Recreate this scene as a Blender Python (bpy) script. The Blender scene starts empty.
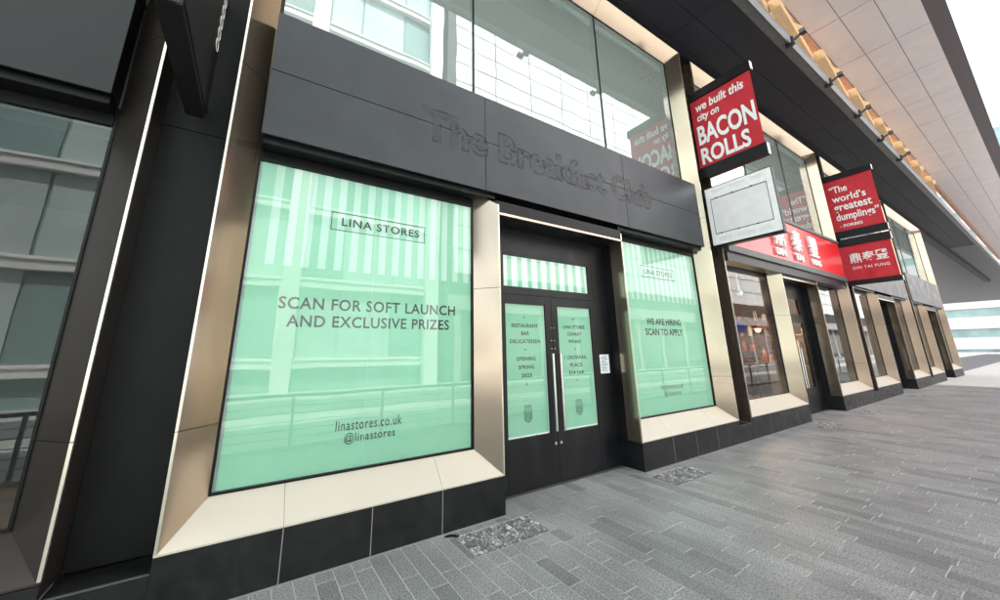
import bpy, bmesh, math, random
from mathutils import Vector, Matrix
random.seed(7)
R = math.radians
sc = bpy.context.scene
COL = sc.collection

# ------------------------------------------------------------------ camera
CAM = Vector((-2.188, -3.203, 1.5))
YAW, PITCH, ROLL = R(32.741), R(13.721), R(-0.912)
fw = Vector((math.sin(YAW)*math.cos(PITCH), math.cos(YAW)*math.cos(PITCH), math.sin(PITCH)))
r0 = Vector((math.cos(YAW), -math.sin(YAW), 0)); u0 = r0.cross(fw)
rt = math.cos(ROLL)*r0 + math.sin(ROLL)*u0
up = -math.sin(ROLL)*r0 + math.cos(ROLL)*u0
cd = bpy.data.cameras.new('camera'); cam = bpy.data.objects.new('camera', cd); COL.objects.link(cam)
M = Matrix((rt, up, -fw)).transposed().to_4x4(); M.translation = CAM
cam.matrix_world = M
cd.sensor_width = 36; cd.sensor_fit = 'HORIZONTAL'; cd.lens = 0.362803*36
cd.shift_x = 0.00956; cd.shift_y = -0.03725
cd.clip_start = 0.05; cd.clip_end = 2000
sc.camera = cam

# ------------------------------------------------------------------ sky, sun, exposure
SUN_EL, SUN_AZ = R(58), R(-12)        # sun stands behind the shops, azimuth from +Y
w = bpy.data.worlds.new('World'); sc.world = w; w.use_nodes = True
nt = w.node_tree; bg = nt.nodes['Background']
sky = nt.nodes.new('ShaderNodeTexSky'); sky.sky_type = 'NISHITA'; sky.sun_disc = False
sky.sun_elevation = SUN_EL; sky.sun_rotation = SUN_AZ; sky.air_density = 1.0; sky.dust_density = 2.0; sky.ozone_density = 0.4
hs = nt.nodes.new('ShaderNodeHueSaturation'); hs.inputs['Saturation'].default_value = 0.35   # hazy, almost white sky
nt.links.new(sky.outputs[0], hs.inputs['Color']); nt.links.new(hs.outputs[0], bg.inputs[0]); bg.inputs[1].default_value = 0.15
sd = bpy.data.lights.new('sun', 'SUN'); sun = bpy.data.objects.new('sun', sd); COL.objects.link(sun)
sd.energy = 3.6; sd.angle = R(0.6); sd.color = (1.0, 0.95, 0.88)
sdir = Vector((math.sin(SUN_AZ)*math.cos(SUN_EL), math.cos(SUN_AZ)*math.cos(SUN_EL), math.sin(SUN_EL)))
sun.rotation_euler = (-sdir).to_track_quat('-Z', 'Y').to_euler()
vs = sc.view_settings
vs.view_transform = 'Standard'; vs.look = 'None'; vs.gamma = 1; vs.use_curve_mapping = False
vs.exposure = 2.12
sc.render.resolution_x = 1024; sc.render.resolution_y = 614
try:
    sc.cycles.max_bounces = 10; sc.cycles.diffuse_bounces = 5; sc.cycles.glossy_bounces = 5
    sc.cycles.transparent_max_bounces = 16; sc.cycles.sample_clamp_indirect = 8
except Exception: pass

# ------------------------------------------------------------------ materials
MATS = {}
def mat(name, col, rough=0.5, metal=0.0, var=0.0, vscale=6.0, bump=0.0, bscale=60.0, rvar=0.0, spec=None, coat=0.0, tone=False, emit=None, estr=0.0, stretch=None, detail=4, grime=0.0, gum=False, broken=0.0):
    m = bpy.data.materials.new(name); m.use_nodes = True; t = m.node_tree; L = t.links
    p = t.nodes['Principled BSDF']
    p.inputs['Base Color'].default_value = (*col, 1); p.inputs['Roughness'].default_value = rough; p.inputs['Metallic'].default_value = metal
    if spec is not None: p.inputs['Specular IOR Level'].default_value = spec
    if coat: p.inputs['Coat Weight'].default_value = coat; p.inputs['Coat Roughness'].default_value = 0.08
    if emit: p.inputs['Emission Color'].default_value = (*emit, 1); p.inputs['Emission Strength'].default_value = estr
    src = None
    def coords():
        tc = t.nodes.new('ShaderNodeNewGeometry')
        if stretch:
            mp = t.nodes.new('ShaderNodeMapping'); mp.inputs['Scale'].default_value = stretch
            L.new(tc.outputs['Position'], mp.inputs['Vector']); return mp.outputs['Vector']
        return tc.outputs['Position']
    if var or rvar or bump or grime:
        c = coords()
    if var or rvar:
        n = t.nodes.new('ShaderNodeTexNoise'); n.inputs['Scale'].default_value = vscale; n.inputs['Detail'].default_value = detail
        L.new(c, n.inputs['Vector'])
    if var or tone:
        mx = t.nodes.new('ShaderNodeMix'); mx.data_type = 'RGBA'; mx.blend_type = 'MULTIPLY'; mx.inputs[0].default_value = 1
        mx.inputs[6].default_value = (*col, 1)
        if var:
            mr = t.nodes.new('ShaderNodeMapRange'); mr.inputs[1].default_value = .3; mr.inputs[2].default_value = .7
            mr.inputs[3].default_value = 1-var; mr.inputs[4].default_value = 1+var
            L.new(n.outputs['Fac'], mr.inputs[0]); val = mr.outputs[0]
            if tone:
                at = t.nodes.new('ShaderNodeAttribute'); at.attribute_name = 'tone'
                mu = t.nodes.new('ShaderNodeMath'); mu.operation = 'MULTIPLY'
                L.new(val, mu.inputs[0]); L.new(at.outputs['Fac'], mu.inputs[1]); val = mu.outputs[0]
        else:
            at = t.nodes.new('ShaderNodeAttribute'); at.attribute_name = 'tone'; val = at.outputs['Fac']
        def mul(v, o):
            mu = t.nodes.new('ShaderNodeMath'); mu.operation = 'MULTIPLY'; L.new(v, mu.inputs[0]); L.new(o, mu.inputs[1]); return mu.outputs[0]
        if grime:                       # large worn and stained patches
            n3 = t.nodes.new('ShaderNodeTexNoise'); n3.inputs['Scale'].default_value = 1.3; n3.inputs['Detail'].default_value = 5; n3.inputs['Distortion'].default_value = .8
            L.new(c, n3.inputs['Vector'])
            mg = t.nodes.new('ShaderNodeMapRange'); mg.inputs[1].default_value = .35; mg.inputs[2].default_value = .65; mg.inputs[3].default_value = 1-grime; mg.inputs[4].default_value = 1+grime
            L.new(n3.outputs['Fac'], mg.inputs[0]); val = mul(val, mg.outputs[0])
        if gum:                         # trodden gum spots
            vo = t.nodes.new('ShaderNodeTexVoronoi'); vo.inputs['Scale'].default_value = 2.2; L.new(c, vo.inputs['Vector'])
            mv = t.nodes.new('ShaderNodeMapRange'); mv.inputs[1].default_value = .020; mv.inputs[2].default_value = .034; mv.inputs[3].default_value = .62; mv.inputs[4].default_value = 1
            L.new(vo.outputs['Distance'], mv.inputs[0]); val = mul(val, mv.outputs[0])
        L.new(val, mx.inputs[7]); L.new(mx.outputs[2], p.inputs['Base Color'])
    if broken:                          # worn-off traces: gaps follow a noise
        n4 = t.nodes.new('ShaderNodeTexNoise'); n4.inputs['Scale'].default_value = 9; n4.inputs['Detail'].default_value = 6; L.new(c, n4.inputs['Vector'])
        gt = t.nodes.new('ShaderNodeMapRange'); gt.inputs[1].default_value = broken-.04; gt.inputs[2].default_value = broken+.10; gt.inputs[3].default_value = .08; gt.inputs[4].default_value = .85
        L.new(n4.outputs['Fac'], gt.inputs[0]); L.new(gt.outputs[0], p.inputs['Alpha'])
    if rvar:
        mr = t.nodes.new('ShaderNodeMapRange'); mr.inputs[1].default_value = .3; mr.inputs[2].default_value = .7
        mr.inputs[3].default_value = max(0, rough-rvar); mr.inputs[4].default_value = rough+rvar
        L.new(n.outputs['Fac'], mr.inputs[0]); L.new(mr.outputs[0], p.inputs['Roughness'])
    if bump:
        n2 = t.nodes.new('ShaderNodeTexNoise'); n2.inputs['Scale'].default_value = bscale; n2.inputs['Detail'].default_value = 3
        L.new(c, n2.inputs['Vector'])
        b = t.nodes.new('ShaderNodeBump'); b.inputs['Strength'].default_value = bump; b.inputs['Distance'].default_value = .004
        L.new(n2.outputs['Fac'], b.inputs['Height']); L.new(b.outputs[0], p.inputs['Normal'])
    MATS[name] = m
    return m
def glass(name, f0, tint, gcol=(1, 1, 1), rough=0.0, wob=0.0, film=0.0, filmcol=(.5, .6, .57)):
    m = bpy.data.materials.new(name); m.use_nodes = True; t = m.node_tree; L = t.links
    t.nodes.remove(t.nodes['Principled BSDF'])
    out = t.nodes['Material Output']; mx = t.nodes.new('ShaderNodeMixShader')
    lw = t.nodes.new('ShaderNodeLayerWeight'); lw.inputs['Blend'].default_value = .5
    pw = t.nodes.new('ShaderNodeMath'); pw.operation = 'POWER'; pw.inputs[1].default_value = 5
    ma = t.nodes.new('ShaderNodeMath'); ma.operation = 'MULTIPLY_ADD'; ma.inputs[1].default_value = 1-f0; ma.inputs[2].default_value = f0
    L.new(lw.outputs['Facing'], pw.inputs[0]); L.new(pw.outputs[0], ma.inputs[0])
    tr = t.nodes.new('ShaderNodeBsdfTransparent'); tr.inputs[0].default_value = (*tint, 1)
    gl = t.nodes.new('ShaderNodeBsdfGlossy'); gl.inputs[0].default_value = (*gcol, 1); gl.inputs['Roughness'].default_value = rough
    body = tr.outputs[0]
    if film:
        df = t.nodes.new('ShaderNodeBsdfDiffuse'); df.inputs[0].default_value = (*filmcol, 1)
        m2 = t.nodes.new('ShaderNodeMixShader'); m2.inputs[0].default_value = film
        L.new(tr.outputs[0], m2.inputs[1]); L.new(df.outputs[0], m2.inputs[2]); body = m2.outputs[0]
    if wob:
        g = t.nodes.new('ShaderNodeNewGeometry'); n = t.nodes.new('ShaderNodeTexNoise'); n.inputs['Scale'].default_value = 1.6; n.inputs['Detail'].default_value = 1
        b = t.nodes.new('ShaderNodeBump'); b.inputs['Strength'].default_value = wob; b.inputs['Distance'].default_value = .01
        L.new(g.outputs['Position'], n.inputs['Vector']); L.new(n.outputs['Fac'], b.inputs['Height']); L.new(b.outputs[0], gl.inputs['Normal'])
    L.new(ma.outputs[0], mx.inputs[0]); L.new(body, mx.inputs[1]); L.new(gl.outputs[0], mx.inputs[2]); L.new(mx.outputs[0], out.inputs[0])
    MATS[name] = m
    return m
mat('champagne', (.43, .352, .272), .16, .92, var=.03, vscale=.7, detail=0, bump=.012, bscale=2.5)
mat('sill_metal', (.58, .515, .43), .34, .35, var=.02, vscale=1.2, detail=1)
mat('edge_metal', (.75, .69, .58), .25, .8)
mat('bronze', (.055, .045, .038), .28, .6, var=.1, vscale=3)
mat('black_tile', (.0085, .0085, .0092), .45, var=.25, vscale=9, rvar=.12, bump=.03, bscale=140, spec=.3, grime=.4)
mat('grout', (.26, .25, .24), .9)
mat('fascia_grey', (.036, .038, .045), .40, .0, var=.12, vscale=2.0, rvar=.08, spec=.28, grime=.12)
mat('ghost_fill', (.033, .035, .041), .45, var=.15, vscale=12, spec=.28)
mat('ghost_line', (.016, .015, .015), .75, var=.5, vscale=16, broken=.50)
mat('black_frame', (.005, .005, .0055), .4, spec=.2)
mat('dark_paint', (.0068, .0068, .0085), .40, var=.3, vscale=5, rvar=.10, spec=.35, grime=.35)
mat('dark_wall', (.0075, .0073, .0078), .5, var=.2, vscale=3, spec=.18)
mat('soffit', (.0175, .016, .021), .6, var=.15, vscale=2.5, spec=.18)
mat('steel_grey', (.085, .085, .085), .5, .2, var=.15, vscale=6)
mat('bracket_black', (.02, .02, .02), .5)
mat('roof_panel', (.42, .38, .38), .5, var=.05, vscale=1.5)
mat('roof_joint', (.06, .05, .055), .8)
mat('timber', (.58, .38, .20), .5, var=.15, vscale=5, stretch=(1, 9, 9))
mat('timber_brown', (.30, .15, .085), .5, var=.2, vscale=5, stretch=(1, 9, 9))
mat('membrane', (.85, .86, .88), .5)
mat('mint', (.232, .490, .340), .5, var=.035, vscale=1.1, grime=.03)
mat('mint_dark', (.235, .585, .40), .55)
mat('mint_white', (.64, .76, .70), .55)
mat('mint_pale', (.415, .60, .51), .55)
mat('poster_back', (.30, .36, .36), .6)
mat('ink', (.012, .014, .013), .5)
mat('ink_soft', (.055, .12, .09), .5)
mat('white_trim', (.80, .82, .80), .5)
mat('steel_bright', (.75, .74, .72), .22, 1.0)
mat('paper', (.82, .82, .83), .7, var=.03, vscale=40)
mat('ink_grey', (.18, .19, .22), .7)
mat('red_banner', (.50, .018, .032), .62, var=.12, vscale=7, bump=.25, bscale=9)
mat('red_gloss', (.62, .012, .016), .30, coat=.15)
mat('white_letter', (.82, .81, .80), .5, var=.03, vscale=20)
mat('lightbox_white', (.88, .86, .85), .4, var=.06, vscale=14)
mat('lightbox_panel', (.80, .775, .78), .35, var=.05, vscale=5)
mat('bar_black', (.009, .0085, .010), .42, spec=.35)
mat('paver', (.255, .246, .251), .46, var=.68, vscale=80, bump=.15, bscale=120, tone=True, rvar=.1, detail=6, grime=.16, gum=True)
mat('mortar', (.55, .53, .51), .9, var=.15, vscale=30)
mat('ground', (.17, .17, .175), .8, var=.15, vscale=2)
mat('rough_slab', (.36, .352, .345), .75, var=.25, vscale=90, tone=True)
mat('inner_dark', (.035, .033, .032), .8, var=.2, vscale=2)
mat('inner_grey', (.16, .16, .155), .8, var=.1, vscale=2)
mat('inner_brown', (.16, .085, .05), .6, var=.3, vscale=4)
mat('blind', (.80, .80, .78), .7)
mat('opp_white', (.80, .80, .79), .45, var=.03, vscale=.4)
mat('opp_joint', (.05, .052, .055), .6, var=.3, vscale=1.2)
mat('opp_glass', (.24, .35, .34), .15, var=.25, vscale=.3)
mat('opp_glass_pale', (.50, .60, .59), .2, var=.15, vscale=.3)
mat('rail_metal', (.16, .17, .17), .4, .3)
mat('quay', (.52, .51, .49), .8, var=.1, vscale=1)
mat('lamp_glow', (1, .55, .25), .5, emit=(1.0, .42, .14), estr=4.0)
mat('wood_shelf', (.16, .075, .04), .5, var=.3, vscale=8)
mat('orange_goods', (.55, .15, .04), .5)
mat('green_board', (.03, .075, .06), .6)
mat('blue_reflection', (.03, .08, .40), .4)
mat('bottle', (.05, .02, .015), .15)
glass('window_glass', .068, (.97, .99, .98), (.97, 1, .99), wob=.14)
glass('coated_glass', .25, (.62, .74, .70), (.90, 1, .98), wob=.12, film=.42, filmcol=(.46, .53, .50))
glass('clear_glass', .06, (.90, .93, .92), (.97, 1, .99), wob=.12)

# ------------------------------------------------------------------ helpers
class MB:
    def __init__(s): s.v = []; s.f = []
    def poly(s, pts):
        n = len(s.v); s.v += [tuple(p) for p in pts]; s.f.append(tuple(range(n, n+len(pts)))); return s
    def hexa(s, a, b):           # two quads with the same winding -> closed solid
        n = len(s.v); s.v += [tuple(p) for p in a] + [tuple(p) for p in b]
        s.f += [(n+3, n+2, n+1, n), (n+4, n+5, n+6, n+7)]
        for i in range(4):
            j = (i+1) % 4; s.f.append((n+i, n+j, n+4+j, n+4+i))
        return s
    def box(s, x0, x1, y0, y1, z0, z1):
        return s.hexa([(x0, y0, z0), (x1, y0, z0), (x1, y1, z0), (x0, y1, z0)], [(x0, y0, z1), (x1, y0, z1), (x1, y1, z1), (x0, y1, z1)])
    def slab(s, quad, th, n):    # a quad given depth th along n
        n = Vector(n)*th
        return s.hexa(quad, [tuple(Vector(q)+n) for q in quad])
    def tube(s, a, b, r, k=10, r2=None):
        a = Vector(a); b = Vector(b); d = (b-a).normalized(); r2 = r if r2 is None else r2
        x = d.orthogonal().normalized(); y = d.cross(x); n = len(s.v)
        for p, q in ((a, r), (b, r2)):
            for i in range(k):
                t = 2*math.pi*i/k; s.v.append(tuple(p+(x*math.cos(t)+y*math.sin(t))*q))
        for i in range(k):
            j = (i+1) % k; s.f.append((n+i, n+j, n+k+j, n+k+i))
        s.f.append(tuple(n+i for i in reversed(range(k)))); s.f.append(tuple(n+k+i for i in range(k)))
        return s
    def sphere(s, c, r, k=14, h=9, sz=1):
        n = len(s.v); c = Vector(c)
        for i in range(1, h):
            a = math.pi*i/h
            for j in range(k):
                b = 2*math.pi*j/k; s.v.append(tuple(c+Vector((r*math.sin(a)*math.cos(b), r*math.sin(a)*math.sin(b), r*sz*math.cos(a)))))
        s.v += [tuple(c+Vector((0, 0, r*sz))), tuple(c-Vector((0, 0, r*sz)))]
        T = len(s.v)-2
        for i in range(h-2):
            for j in range(k):
                q = (j+1) % k; s.f.append((n+i*k+j, n+(i+1)*k+j, n+(i+1)*k+q, n+i*k+q))
        for j in range(k):
            q = (j+1) % k; s.f.append((T, n+j, n+q)); s.f.append((T+1, n+(h-2)*k+q, n+(h-2)*k+j))
        return s
    def mesh(s, name, m, bevel=0):
        me = bpy.data.meshes.new(name); me.from_pydata(s.v, [], s.f)
        bm = bmesh.new(); bm.from_mesh(me); bmesh.ops.recalc_face_normals(bm, faces=bm.faces)
        if bevel: bmesh.ops.bevel(bm, geom=list(bm.edges), offset=bevel, segments=2, affect='EDGES', clamp_overlap=True)
        bm.to_mesh(me); bm.free()
        if m: me.materials.append(MATS[m] if isinstance(m, str) else m)
        return me
    def build(s, name, m, parent=None, bevel=0, loc=None):
        return link(name, s.mesh(name, m, bevel), parent, loc)
def link(name, me, parent=None, loc=None):
    o = bpy.data.objects.new(name, me); COL.objects.link(o)
    if parent is not None:
        o.parent = parent
        o.location = Vector(loc or (0, 0, 0)) - wloc(parent)
    elif loc: o.location = loc
    return o
def wloc(o):
    v = Vector((0, 0, 0))
    while o is not None: v += o.location; o = o.parent
    return v
def thing(name, label, cat, loc=(0, 0, 0), group=None, kind=None):
    o = bpy.data.objects.new(name, None); COL.objects.link(o); o.location = loc; o.empty_display_size = .1
    return tag(o, label, cat, group, kind)
def tag(o, label=None, cat=None, group=None, kind=None):
    if label: o['label'] = label
    if cat: o['category'] = cat
    if group: o['group'] = group
    if kind: o['kind'] = kind
    return o
def text_mesh(body, offset=0.0, space=1.0, outline=0.0, extrude=0.0, shear=0.0, res=3):
    c = bpy.data.curves.new('txt', 'FONT'); c.body = body; c.size = 1; c.offset = offset; c.space_character = space; c.shear = shear
    c.resolution_u = res; c.extrude = extrude
    if outline: c.fill_mode = 'NONE'; c.bevel_depth = outline; c.bevel_resolution = 0
    o = bpy.data.objects.new('txt', c); COL.objects.link(o)
    bpy.context.view_layer.update()
    dg = bpy.context.evaluated_depsgraph_get()
    me = bpy.data.meshes.new_from_object(o.evaluated_get(dg))
    bpy.data.objects.remove(o); bpy.data.curves.remove(c)
    me.materials.clear()
    return me
def put_text(body, m, parent, org, ux, uz, box, name='lettering', dz=0.0, depth=None, split=False, **k):
    """fit the glyphs into box = (u0, u1, v0, v1) on the plane org + u*ux + v*uz; u1 None keeps the proportions, centred on u0"""
    me = text_mesh(body, **k)
    xs = [v.co.x for v in me.vertices]; ys = [v.co.y for v in me.vertices]
    x0, x1, y0, y1 = min(xs), max(xs), min(ys), max(ys)
    u0, u1, v0, v1 = box
    sy = (v1-v0)/(y1-y0)
    if u1 is None:
        sx = sy; wd = (x1-x0)*sx; u0 = u0-wd/2
    else: sx = (u1-u0)/(x1-x0)
    org = Vector(org); ux = Vector(ux); uz = Vector(uz); n = ux.cross(uz)
    for v in me.vertices:
        z = v.co.z*(1 if depth is None else depth)
        v.co = org + ux*(u0+(v.co.x-x0)*sx) + uz*(v0+(v.co.y-y0)*sy) + n*(z+dz)
    me.materials.append(MATS[m]); me.name = name
    pw = wloc(parent)
    for v in me.vertices: v.co -= pw
    if split: return split_letters(me, parent, ux)
    o = bpy.data.objects.new(name, me); COL.objects.link(o); o.parent = parent
    return o
def split_letters(me, parent, ux):
    '''one object for each letter of a text mesh'''
    n = len(me.vertices); par = list(range(n))
    def find(a):
        while par[a] != a: par[a] = par[par[a]]; a = par[a]
        return a
    for e in me.edges:
        a, b = find(e.vertices[0]), find(e.vertices[1])
        if a != b: par[a] = b
    isl = {}
    for i in range(n): isl.setdefault(find(i), []).append(i)
    us = [v.co.dot(ux) for v in me.vertices]
    iv = sorted((min(us[i] for i in q), max(us[i] for i in q), k) for k, q in isl.items())
    groups = []
    for a, b, k in iv:
        if groups and a < groups[-1][1]-.4*min(b-a, groups[-1][1]-groups[-1][0]): groups[-1][1] = max(groups[-1][1], b); groups[-1][2].add(k)
        else: groups.append([a, b, {k}])
    for a, b, ks in groups:
        ids = [i for k in ks for i in isl[k]]; mp = {v: i for i, v in enumerate(ids)}
        fs = [[mp[v] for v in p.vertices] for p in me.polygons if p.vertices[0] in mp]
        m2 = bpy.data.meshes.new('letter'); m2.from_pydata([me.vertices[i].co[:] for i in ids], [], fs)
        for mm in me.materials: m2.materials.append(mm)
        o = bpy.data.objects.new('letter', m2); COL.objects.link(o); o.parent = parent
    bpy.data.meshes.remove(me)
def child(mb, name, m, parent, bevel=0):
    """world-space MB -> child mesh"""
    p = wloc(parent)
    mb.v = [(x-p.x, y-p.y, z-p.z) for x, y, z in mb.v]
    o = bpy.data.objects.new(name, mb.mesh(name, m, bevel)); COL.objects.link(o); o.parent = parent
    return o

# ------------------------------------------------------------------ key dimensions (metres, shop origin at the door's left pier)
X0, X1, X2, X3 = -2.546, 0.0, 2.122, 4.668      # outer edges of the frame and of the two window bays
IN = 0.22                                        # 45 degree splay
ZS, ZT, ZD = 0.338, 7.562, 3.011
MODULE = 7.661
GY = 0.225                                       # glass plane
FB, FT = 3.265, 4.482                            # fascia
LIP = .016

# ------------------------------------------------------------------ ground, pavement
g = MB().poly([(-400, -400, -.03), (400, -400, -.03), (400, 400, -.03), (-400, 400, -.03)]).build('ground', 'ground'); tag(g, kind='structure')
pave = MB().box(-30, 90, -3.75, .40, -.028, -.0022).build('pavement', 'mortar'); tag(pave, kind='structure')
PITCHX = .1255
def in_recess(x):      # door recesses reach further back
    for k in range(-1, 4):
        if X1+k*MODULE-.01 < x < X2+k*MODULE+.01: return True
    return False
TACT = []              # (x0, y0) of every rough slab, .245 x .36
for k in range(0, 3):
    for i in range(3):
        TACT.append((-.585+.247*i+k*MODULE, -.46, 0)); TACT.append((2.03+.247*i+k*MODULE, -.48, 1))
GROUPS = [(TACT[i][0], TACT[i][0]+2*.247+.245, TACT[i][1], TACT[i][1]+.36) for i in range(len(TACT)) if i % 6 in (0, 1)]
def proj(p):
    d = Vector(p)-CAM; c = d.dot(fw)
    if c < .1: return None
    return 490.44+362.8*d.dot(rt)/c, 262.75-362.8*d.dot(up)/c, c
pieces = []
x = -3.4 - ((-3.4+1.777) % PITCHX)
while x < 20:
    xc = x+PITCHX/2
    y1 = .352 if in_recess(xc) else -.004
    blocked = []; trims = []
    for gx0, gx1, gy0, gy1 in GROUPS:
        if x+PITCHX <= gx0+.004 or x >= gx1-.004: continue
        blocked.append((gy0-.003, gy1+.003))
        if x < gx0-.012: trims.append((x, gx0-.001, gy0-.003, gy1+.003))
        if x+PITCHX > gx1+.012: trims.append((gx1+.001, x+PITCHX, gy0-.003, gy1+.003))
    pieces += trims
    segs = []; y = -3.7 + random.uniform(0, .4)
    segs.append((-3.74, y))
    while y < y1:
        l = random.choice((.36, .42, .5, .56, .64, .72)) * random.uniform(.95, 1.05)
        e = min(y+l, y1)
        if y1-e < .12: e = y1
        segs.append((y, e)); y = e
    for a, b in segs:
        parts = [(a, b)]
        for b0, b1 in blocked:
            np_ = []
            for p, q in parts:
                if q <= b0 or p >= b1: np_.append((p, q))
                else:
                    if p < b0-.03: np_.append((p, b0))
                    if q > b1+.03: np_.append((b1, q))
            parts = np_
        for p, q in parts:
            if q-p < .02: continue
            pieces.append((x, x+PITCHX, p, q))
    x += PITCHX
def paver_geo(xa, xb, p, q):
    gp = .0028; z = random.uniform(-.0004, .0006); tl = random.uniform(-.0004, .0004); c = .0012
    a = (xa+gp, xb-gp, p+gp, q-gp)
    v = [(a[0], a[2], -.012), (a[1], a[2], -.012), (a[1], a[3], -.012), (a[0], a[3], -.012),
         (a[0], a[2], z-c+tl), (a[1], a[2], z-c-tl), (a[1], a[3], z-c-tl), (a[0], a[3], z-c+tl),
         (a[0]+c, a[2]+c, z+tl), (a[1]-c, a[2]+c, z-tl), (a[1]-c, a[3]-c, z-tl), (a[0]+c, a[3]-c, z+tl)]
    f = [(8, 9, 10, 11)]
    for k in (0, 4):
        for i in range(4):
            j = (i+1) % 4; f.append((k+i, k+j, k+4+j, k+4+i))
    return v, f
def tone_attr(me, vals):
    at = me.attributes.new('tone', 'FLOAT', 'POINT'); at.data.foreach_set('value', vals)
ranked = []
for i, pc in enumerate(pieces):
    c = proj(((pc[0]+pc[1])/2, (pc[2]+pc[3])/2, 0)); ar = 0
    if c and -20 < c[0] < 1020 and c[1] < 625: ar = (pc[1]-pc[0])*(pc[3]-pc[2])/c[2]**3
    ranked.append((ar, i))
ranked.sort(reverse=True)
single = set(i for ar, i in ranked[:300] if ar > 0)
jv, jf, jt = [], [], []
for i, pc in enumerate(pieces):
    v, f = paver_geo(*pc)
    tn = random.choice((1, 1, 1, .95, 1.05, .90, 1.10, .76)) * random.uniform(.95, 1.05)
    if i in single:
        me = bpy.data.meshes.new('paver'); me.from_pydata(v, [], f); tone_attr(me, [tn]*len(v)); me.materials.append(MATS['paver'])
        o = bpy.data.objects.new('paver', me); COL.objects.link(o); o.parent = pave
    else:
        n = len(jv); jv += v; jf += [tuple(n+k for k in q) for q in f]; jt += [tn]*len(v)
me = bpy.data.meshes.new('paver_field'); me.from_pydata(jv, [], jf); tone_attr(me, jt); me.materials.append(MATS['paver'])
o = bpy.data.objects.new('paver_field', me); COL.objects.link(o); o.parent = pave; o['kind'] = 'stuff'
# rough-hewn slabs: lumpy relief, light crests and dark hollows
def rough_slab(seed):
    rnd = random.Random(seed); nx, ny = 30, 44; wx, wy = .241, .356
    cells = [(rnd.uniform(0, wx), rnd.uniform(0, wy), rnd.uniform(.35, 1)) for _ in range(85)]
    v, f, tn = [], [], []
    for j in range(ny+1):
        for i in range(nx+1):
            px, py = wx*i/nx, wy*j/ny
            ds = sorted((((px-a)*1.0)**2+((py-b)*.8)**2, h) for a, b, h in cells)[:2]
            e = math.sqrt(ds[1][0])-math.sqrt(ds[0][0])
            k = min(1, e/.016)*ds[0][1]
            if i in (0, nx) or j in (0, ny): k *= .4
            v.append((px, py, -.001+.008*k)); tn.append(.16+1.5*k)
    for j in range(ny):
        for i in range(nx):
            a = j*(nx+1)+i; f.append((a, a+1, a+nx+2, a+nx+1))
    me = bpy.data.meshes.new('rough_slab'); me.from_pydata(v, [], f); tone_attr(me, tn); me.materials.append(MATS['rough_slab'])
    return me
slabs = [rough_slab(s) for s in (1, 2, 3)]
for i, (tx, ty, _) in enumerate(TACT):
    o = bpy.data.objects.new('rough_slab', slabs[i % 3]); COL.objects.link(o); o.parent = pave; o.location = (tx+.002, ty, .0)

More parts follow.
